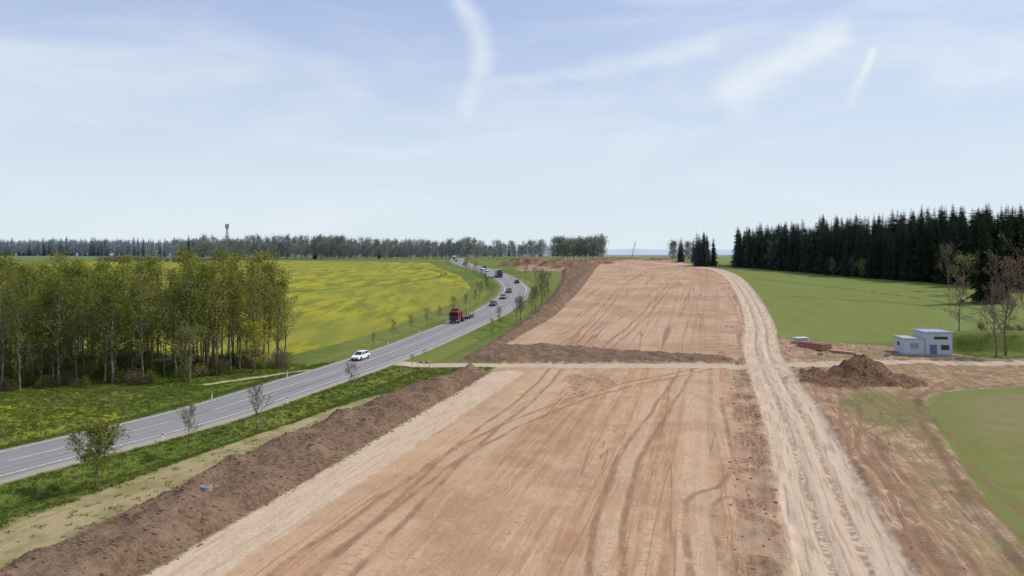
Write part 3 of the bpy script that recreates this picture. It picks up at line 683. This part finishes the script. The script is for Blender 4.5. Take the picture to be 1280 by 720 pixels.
def truck(name,col,loc,h,box_body=False):
    e=empty(name,loc,h); pm=simple(name+'_paint',col,.4,0,.4,.08)
    loft('cab',[[(x,-w,.55),(x,-w,zt-.12),(x,-w*.9,zt),(x,w*.9,zt),(x,w,zt-.12),(x,w,.55)] for x,w,zt in [(0,1.22,3.25),(1.5,1.24,3.2),(2.05,1.22,2.0+.75),(2.15,1.18,1.5)]],pm,e,bev=.05)
    box('windscreen',(2.10,0,2.2),(.05,2.1,.85),glass,e,.02,rot=(0,math.radians(-7),0))
    box('grille',(2.19,0,1.15),(.06,1.7,.75),blk,e,.02); box('bumper',(2.15,0,.55),(.22,2.45,.38),pm,e,.05)
    box('sun_visor',(2.12,0,2.78),(.25,2.2,.1),blk,e,.02); box('air_deflector',(.7,0,3.45),(1.2,2.0,.45),pm,e,.15)
    for s in(-1,1):
        box('side_window',(1.2,s*1.245,2.15),(.85,.02,.75),glass,e); box('mirror',(2.0,s*1.42,2.2),(.1,.14,.6),blk,e,.02)
        box('headlamp',(2.24,s*.95,.72),(.06,.4,.2),lampw,e,.02); box('step',(1.3,s*1.2,.5),(.6,.1,.3),blk,e)
        wheel(e,1.2,s*1.05,.5,.3); wheel(e,-2.4,s*1.0,.5,.5)
    for s in(-1,1): box('chassis_rail',(-2.0,s*.42,.85),(4.6,.12,.25),blk,e)
    cyl('fuel_tank',(-.9,-.95,.75),(-.1,-.95,.75),.3,steel,e)
    if box_body:
        bm_=simple(name+'_box',(.55,.56,.58),.5)
        box('cargo_box',(-4.6,0,2.35),(8.4,2.5,2.6),bm_,e,.04)
        for s in(-1,1):
            for x in(-6.2,-7.4): wheel(e,x,s*1.0,.48,.35)
        box('underframe',(-4.8,0,.95),(8,1.0,.2),blk,e)
    else:
        box('trailer_deck',(-6.3,0,1.22),(10.6,2.5,.16),simple('deck',(.14,.10,.07),.8),e,.02)
        for s in(-1,1): box('trailer_beam',(-6.3,s*.5,1.0),(10.4,.15,.3),blk,e)
        box('headboard',(-1.1,0,2.0),(.1,2.4,1.4),pm,e,.02)
        for s in(-1,1):
            for x in(-2.6,-4.4,-6.2,-8.0,-9.8,-11.4): box('stake',(x,s*1.2,1.9),(.1,.08,1.3),pm,e)
            for x in(-8.2,-9.5,-10.8): wheel(e,x,s*1.0,.48,.35)
            box('tail_lamp',(-11.62,s*1.0,1.0),(.05,.35,.15),lampr,e)
    return e
put(truck,'red_flatbed_truck',(.20,.030,.028),183,-2.1); put(truck,'box_truck',(.10,.05,.05),330,-2.1,box_body=True); put(truck,'box_truck',(.6,.6,.6),560,-2.1,box_body=True)

# ------------------------------------------------------------------ utility building
wall=simple('render_wall',(.47,.52,.57),.8,0,.2,.14,1.0); wallb=simple('wall_panel',(.28,.36,.45),.7,0,.2,.1,1.0); roofm=simple('roof_felt',(.36,.37,.38),.9); doorm=simple('blue_door',(.10,.16,.25),.5)
bz=gz(80.5,141); B=empty('utility_building',(81.0,142,bz-.1),math.radians(-8)); B.scale=(.95,1,.82)
box('lower_wing',(-2.6,0,1.75),(3.9,5,4.1),wall,B); box('lower_roof',(-2.6,0,3.87),(4.15,5.3,.14),roofm,B)
box('tall_wing',(2.0,.2,2.5),(5.2,5.4,5.6),wall,B); box('tall_roof',(2.0,.2,5.38),(5.6,5.8,.16),roofm,B)
box('parapet',(2.0,.2,5.5),(5.2,5.4,.10),wallb,B)
box('plinth',(-.3,-.05,-.2),(9.2,5.85,1.0),simple('plinth',(.30,.29,.28),.9),B)
box('door',(1.0,-2.54,1.35),(1.2,.06,2.1),doorm,B); box('door_frame',(1.0,-2.52,1.4),(1.4,.05,2.3),steel,B)
box('window',(3.2,-2.53,1.9),(1.5,.06,1.1),glass,B); box('window_frame',(3.2,-2.51,1.9),(1.7,.05,1.3),roofm,B)
box('upper_window',(2.4,-2.53,4.1),(2.6,.06,.6),glass,B); box('vent_louvre',(-2.6,-2.53,2.2),(1.6,.06,1.3),wallb,B)
for k_ in range(6): box('louvre_blade',(-2.6,-2.57,1.72+k_*.19),(1.5,.03,.05),steel,B)
box('side_window',(-4.58,.4,2.3),(.06,1.2,.8),glass,B); cyl('downpipe',(-.62,-2.58,.2),(-.62,-2.58,3.8),.06,steel,B,8)
cyl('antenna',(4.2,1.5,5.4),(4.2,1.5,7.2),.04,steel,B,6)

pipem=simple('red_pipe',(.34,.15,.11),.6,var=.3); pz=gz(62.5,146)
E=empty('pipe_stack',(62.5,149,pz),math.radians(-62))
kk=0
for lay,cnt in((0,7),(1,6),(2,5)):
    for i_ in range(cnt):
        y_=(i_-(cnt-1)/2)*.5; z_=.35+lay*.43; cyl('pipe_%d'%kk,(-3.2+.1*((kk*7)%3),y_,z_),(3.2,y_,z_),.24,pipem,E,14); kk+=1
for x_ in(-2,0,2): box('bearer',(x_,0,.05),(.15,4.0,.12),simple('timber',(.3,.2,.12),.9),E)
E=empty('pallet_stack',(63,157,gz(63,157)),.2); tm=simple('pale_board',(.62,.60,.56),.8)
for i_ in range(5): box('board_%d'%i_,(0.1*(i_%2),0,.2+i_*.22),(3.2-.1*i_,1.8,.14),tm,E,.01)
for i_ in range(3): box('bearer_%d'%i_,(-1.2+1.2*i_,0,.06),(.12,1.7,.12),simple('timber2',(.3,.2,.12),.9),E)
E=empty('timber_stack',(65.5,143,gz(65.5,143)),-.9)
for i_ in range(9): box('plank_%d'%i_,((i_%2)*.2,(i_%3-1)*.42,.12+(i_//3)*.18),(5,.38,.14),simple('plank%d'%i_,(.40+.02*i_,.27,.18),.8),E)
cm=simple('concrete',(.30,.28,.26),.85,0,.2,.2,2)
for (x_,y_,s_) in [(-24.2,57,.85),(60,140,1),(72,138,1)]:
    E=empty('manhole_ring',(x_,y_,gz(x_,y_)-.12)); E.scale=(s_,)*3
    v=[];f=[];n_=20
    for (r_,z_) in((.5,0),(.52,.6),(.38,.62),(.36,.2)):
        for i_ in range(n_): t_=6.2832*i_/n_; v.append((r_*math.cos(t_),r_*math.sin(t_),z_))
    for j_ in range(3):
        for i_ in range(n_): f.append((j_*n_+i_,j_*n_+(i_+1)%n_,(j_+1)*n_+(i_+1)%n_,(j_+1)*n_+i_))
    mesh_obj('ring',v,f,cm,parent=E); cyl('lid',(0,0,.5),(0,0,.58),.37,steel,E,16)
postw=simple('post_white',(.75,.75,.74),.6)
for Yt in list(range(60,330,18)):
    for s_ in(-5.75,5.75):
        p,h,i=onroad(Yt,s_); 
        if abs(Yt-128)<10: continue
        E=empty('delineator_post',(p.x,p.y,p.z-.45),h); box('post',(0,0,.6),(.12,.09,1.2),postw,E,.02); box('band',(0,0,1.0),(.125,.095,.18),blk,E)
redw=simple('sign_red',(.5,.03,.03),.5)
def sign(x_,y_,h_=2.6,rz=0):
    E=empty('traffic_sign',(x_,y_,gz(x_,y_)),rz); cyl('pole',(0,0,-.2),(0,0,h_),.04,steel,E,8)
    cyl('plate_rim',(0,-.05,h_-.35),(0,-.07,h_-.35),.36,redw,E,20); cyl('plate_face',(0,-.072,h_-.35),(0,-.078,h_-.35),.27,postw,E,20)
sign(-17.5,126,2.4); sign(-16,132.5,2.4,.3); sign(51,133,2.4); sign(67.5,136,2.8)
E=empty('road_barrier',(-15.5,126.2,gz(-15.5,126.2)),.1)
for i_ in range(5): box('panel_%d'%i_,(-1+.5*i_,0,1.0),(.49,.04,.25),redw if i_%2 else postw,E)
for x_ in(-1,1): box('leg',(x_,0,.5),(.06,.06,1.1),steel,E); box('foot',(x_,0,.05),(.1,.8,.1),blk,E)

# communication tower
tx,ty=-281,710; T=empty('communication_tower',(tx,ty,gz(tx,ty))); tm2=simple('tower_steel',(.33,.36,.40),.6,.0); H_=34
def leg(a,z): r=2.2*(1-z/H_)+.55; return Vector((r*math.cos(a),r*math.sin(a),z))
for i_ in range(3):
    a0=i_*2.094;a1=a0+2.094; cyl('leg_%d'%i_,leg(a0,-1),leg(a0,H_),.30,tm2,T,6)
    for k_ in range(9):
        z0=k_*H_/9;z1=(k_+1)*H_/9; cyl('brace',leg(a0,z0),leg(a1,z1),.12,tm2,T,4); cyl('ring',leg(a0,z1),leg(a1,z1),.12,tm2,T,4)
for i_ in range(6): a0=i_*1.047; box('antenna',(1.6*math.cos(a0),1.6*math.sin(a0),H_-2),(.5,.5,3.4),tm2,T,rot=(0,0,a0))
cyl('platform',(0,0,H_-4),(0,0,H_-3.7),2.2,tm2,T,12)
cxp,cyp=103,628; T=empty('crawler_crane',(cxp,cyp,gz(cxp,cyp)-.3),.2); cy_=simple('crane_yellow',(.40,.30,.12),.5)
for s_ in(-1,1): box('track',(0,s_*1.4,.5),(4.4,.7,1.0),blk,T,.3)
box('upper_body',(-.6,0,1.9),(3.6,2.4,1.5),cy_,T,.1); box('cab',(1.2,.8,2.0),(1.3,.9,1.6),glass,T,.1); box('counterweight',(-2.6,0,1.8),(.7,2.2,1.2),blk,T,.1)
for s_ in(-.5,.5):
    for t_ in(0,.8): cyl('boom_chord',(1.5,s_,1.8+t_),(5.0,s_*.3,16.5+t_*.3),.11,cy_,T,4)
for k_ in range(10):
    a=Vector((1.5,-.5,1.8)).lerp(Vector((5,-.15,16.5)),k_/10); c_=Vector((1.5,.5,2.6)).lerp(Vector((5,.15,16.7)),(k_+1)/10); cyl('boom_lace',a,c_,.07,cy_,T,4)
cyl('hoist_rope',(5,0,16.5),(5.2,0,7),.04,blk,T,4); cyl('pendant',(-2,0,2.6),(5,0,16.5),.05,blk,T,4)

# ------------------------------------------------------------------ sun, sky
az=math.radians(76); el=math.radians(48)
sd=Vector((math.sin(az)*math.cos(el),math.cos(az)*math.cos(el),math.sin(el)))
L=bpy.data.lights.new('sun','SUN'); L.energy=3.6; L.angle=math.radians(.6); L.color=(1,.945,.86)
so=bpy.data.objects.new('sun',L); so.rotation_euler=sd.to_track_quat('Z','Y').to_euler(); link(so)
w=bpy.data.worlds.new('World'); scene.world=w; w.use_nodes=True; N=NT(w.node_tree); bg=w.node_tree.nodes['Background']
sky=N.n.new('ShaderNodeTexSky'); sky.sky_type='NISHITA'; sky.sun_disc=False; sky.sun_elevation=el; sky.sun_rotation=az
sky.air_density=1.0; sky.dust_density=1.2; sky.ozone_density=2.0; sky.altitude=300
D=N.n.new('ShaderNodeTexCoord').outputs['Generated']; x_,y_,z_=N.sep(D)[:3]
col=N.mix(1.0,sky.outputs[0],(1.5,1.5,1.5),'MULTIPLY')
col=N.mix(.65,col,(4.5,5.4,8.4))
hz=N.sm(z_,.42,-.05); col=N.mix(N.m('MULTIPLY',hz,1.0),col,(7.3,8.3,8.9))
wn=N.noise(N.vm('MULTIPLY',D,(1.6,1.6,7)),1.6,5,.58,.4)
wisp=N.m('MULTIPLY',N.sm(wn,.36,.78),.6)
yy=N.m('MAXIMUM',y_,.05); U=N.m('DIVIDE',x_,yy); Vv=N.m('DIVIDE',z_,yy)
pn=N.noise(D,7,2,.6); pn2=N.noise(D,30,4,.7)
Up=N.m('ADD',U,N.m('MULTIPLY',N.m('SUBTRACT',pn,.5),.05)); Vp=N.m('ADD',Vv,N.m('MULTIPLY',N.m('SUBTRACT',pn2,.5),.026))
UV=N.xyz(Up,Vp)
def seg(a,b_,w0,amt):
    a=Vector(a);b_=Vector(b_); d=b_-a; 
    pa=N.vm('SUBTRACT',UV,(a.x,a.y,0)); t=N.m('DIVIDE',N.vm('DOT_PRODUCT',pa,(d.x,d.y,0)),d.length_squared,clamp=True)
    ds=N.vm('LENGTH',N.vm('SUBTRACT',pa,N.vm('SCALE',(d.x,d.y,0),scale=t)))
    return N.m('MULTIPLY',N.sm(ds,w0,0.0),amt)
def q_(px,py): return ((px-640)/900,(318-py)/900)
segs=[seg(q_(555,-30),q_(596,40),.024,.62),seg(q_(596,40),q_(604,92),.022,.62),seg(q_(604,92),q_(582,132),.022,.48),
 seg(q_(598,108),q_(740,88),.016,.40),seg(q_(740,88),q_(890,58),.024,.38),
 seg(q_(1045,42),q_(960,90),.036,.6),seg(q_(960,90),q_(912,112),.040,.6),seg(q_(915,118),q_(925,138),.035,.35),
 seg(q_(1094,64),q_(1082,92),.011,.6),seg(q_(1082,92),q_(1068,128),.014,.48),
 seg(q_(1330,70),q_(1180,100),.05,.5)]
cl=segs[0]
for s_ in segs[1:]: cl=N.m('MAXIMUM',cl,s_)
cl=N.m('MULTIPLY',N.m('MULTIPLY',cl,N.sm(pn2,.25,.65,.55,1.0)),N.sm(y_,.05,.3))
mask_=N.m('MINIMUM',N.m('ADD',wisp,cl),.92)
col=N.mix(mask_,col,(8.0,8.7,9.3))
N.put(bg.inputs['Color'],col); bg.inputs['Strength'].default_value=.1

# ------------------------------------------------------------------ camera
cam=bpy.data.cameras.new('camera'); cam.sensor_width=36; cam.lens=900/1280*36; cam.shift_y=-42/1280; cam.clip_end=20000; cam.clip_start=.5
co=bpy.data.objects.new('camera',cam); co.location=(0,0,20); co.rotation_euler=(math.radians(90),0,0); link(co); scene.camera=co
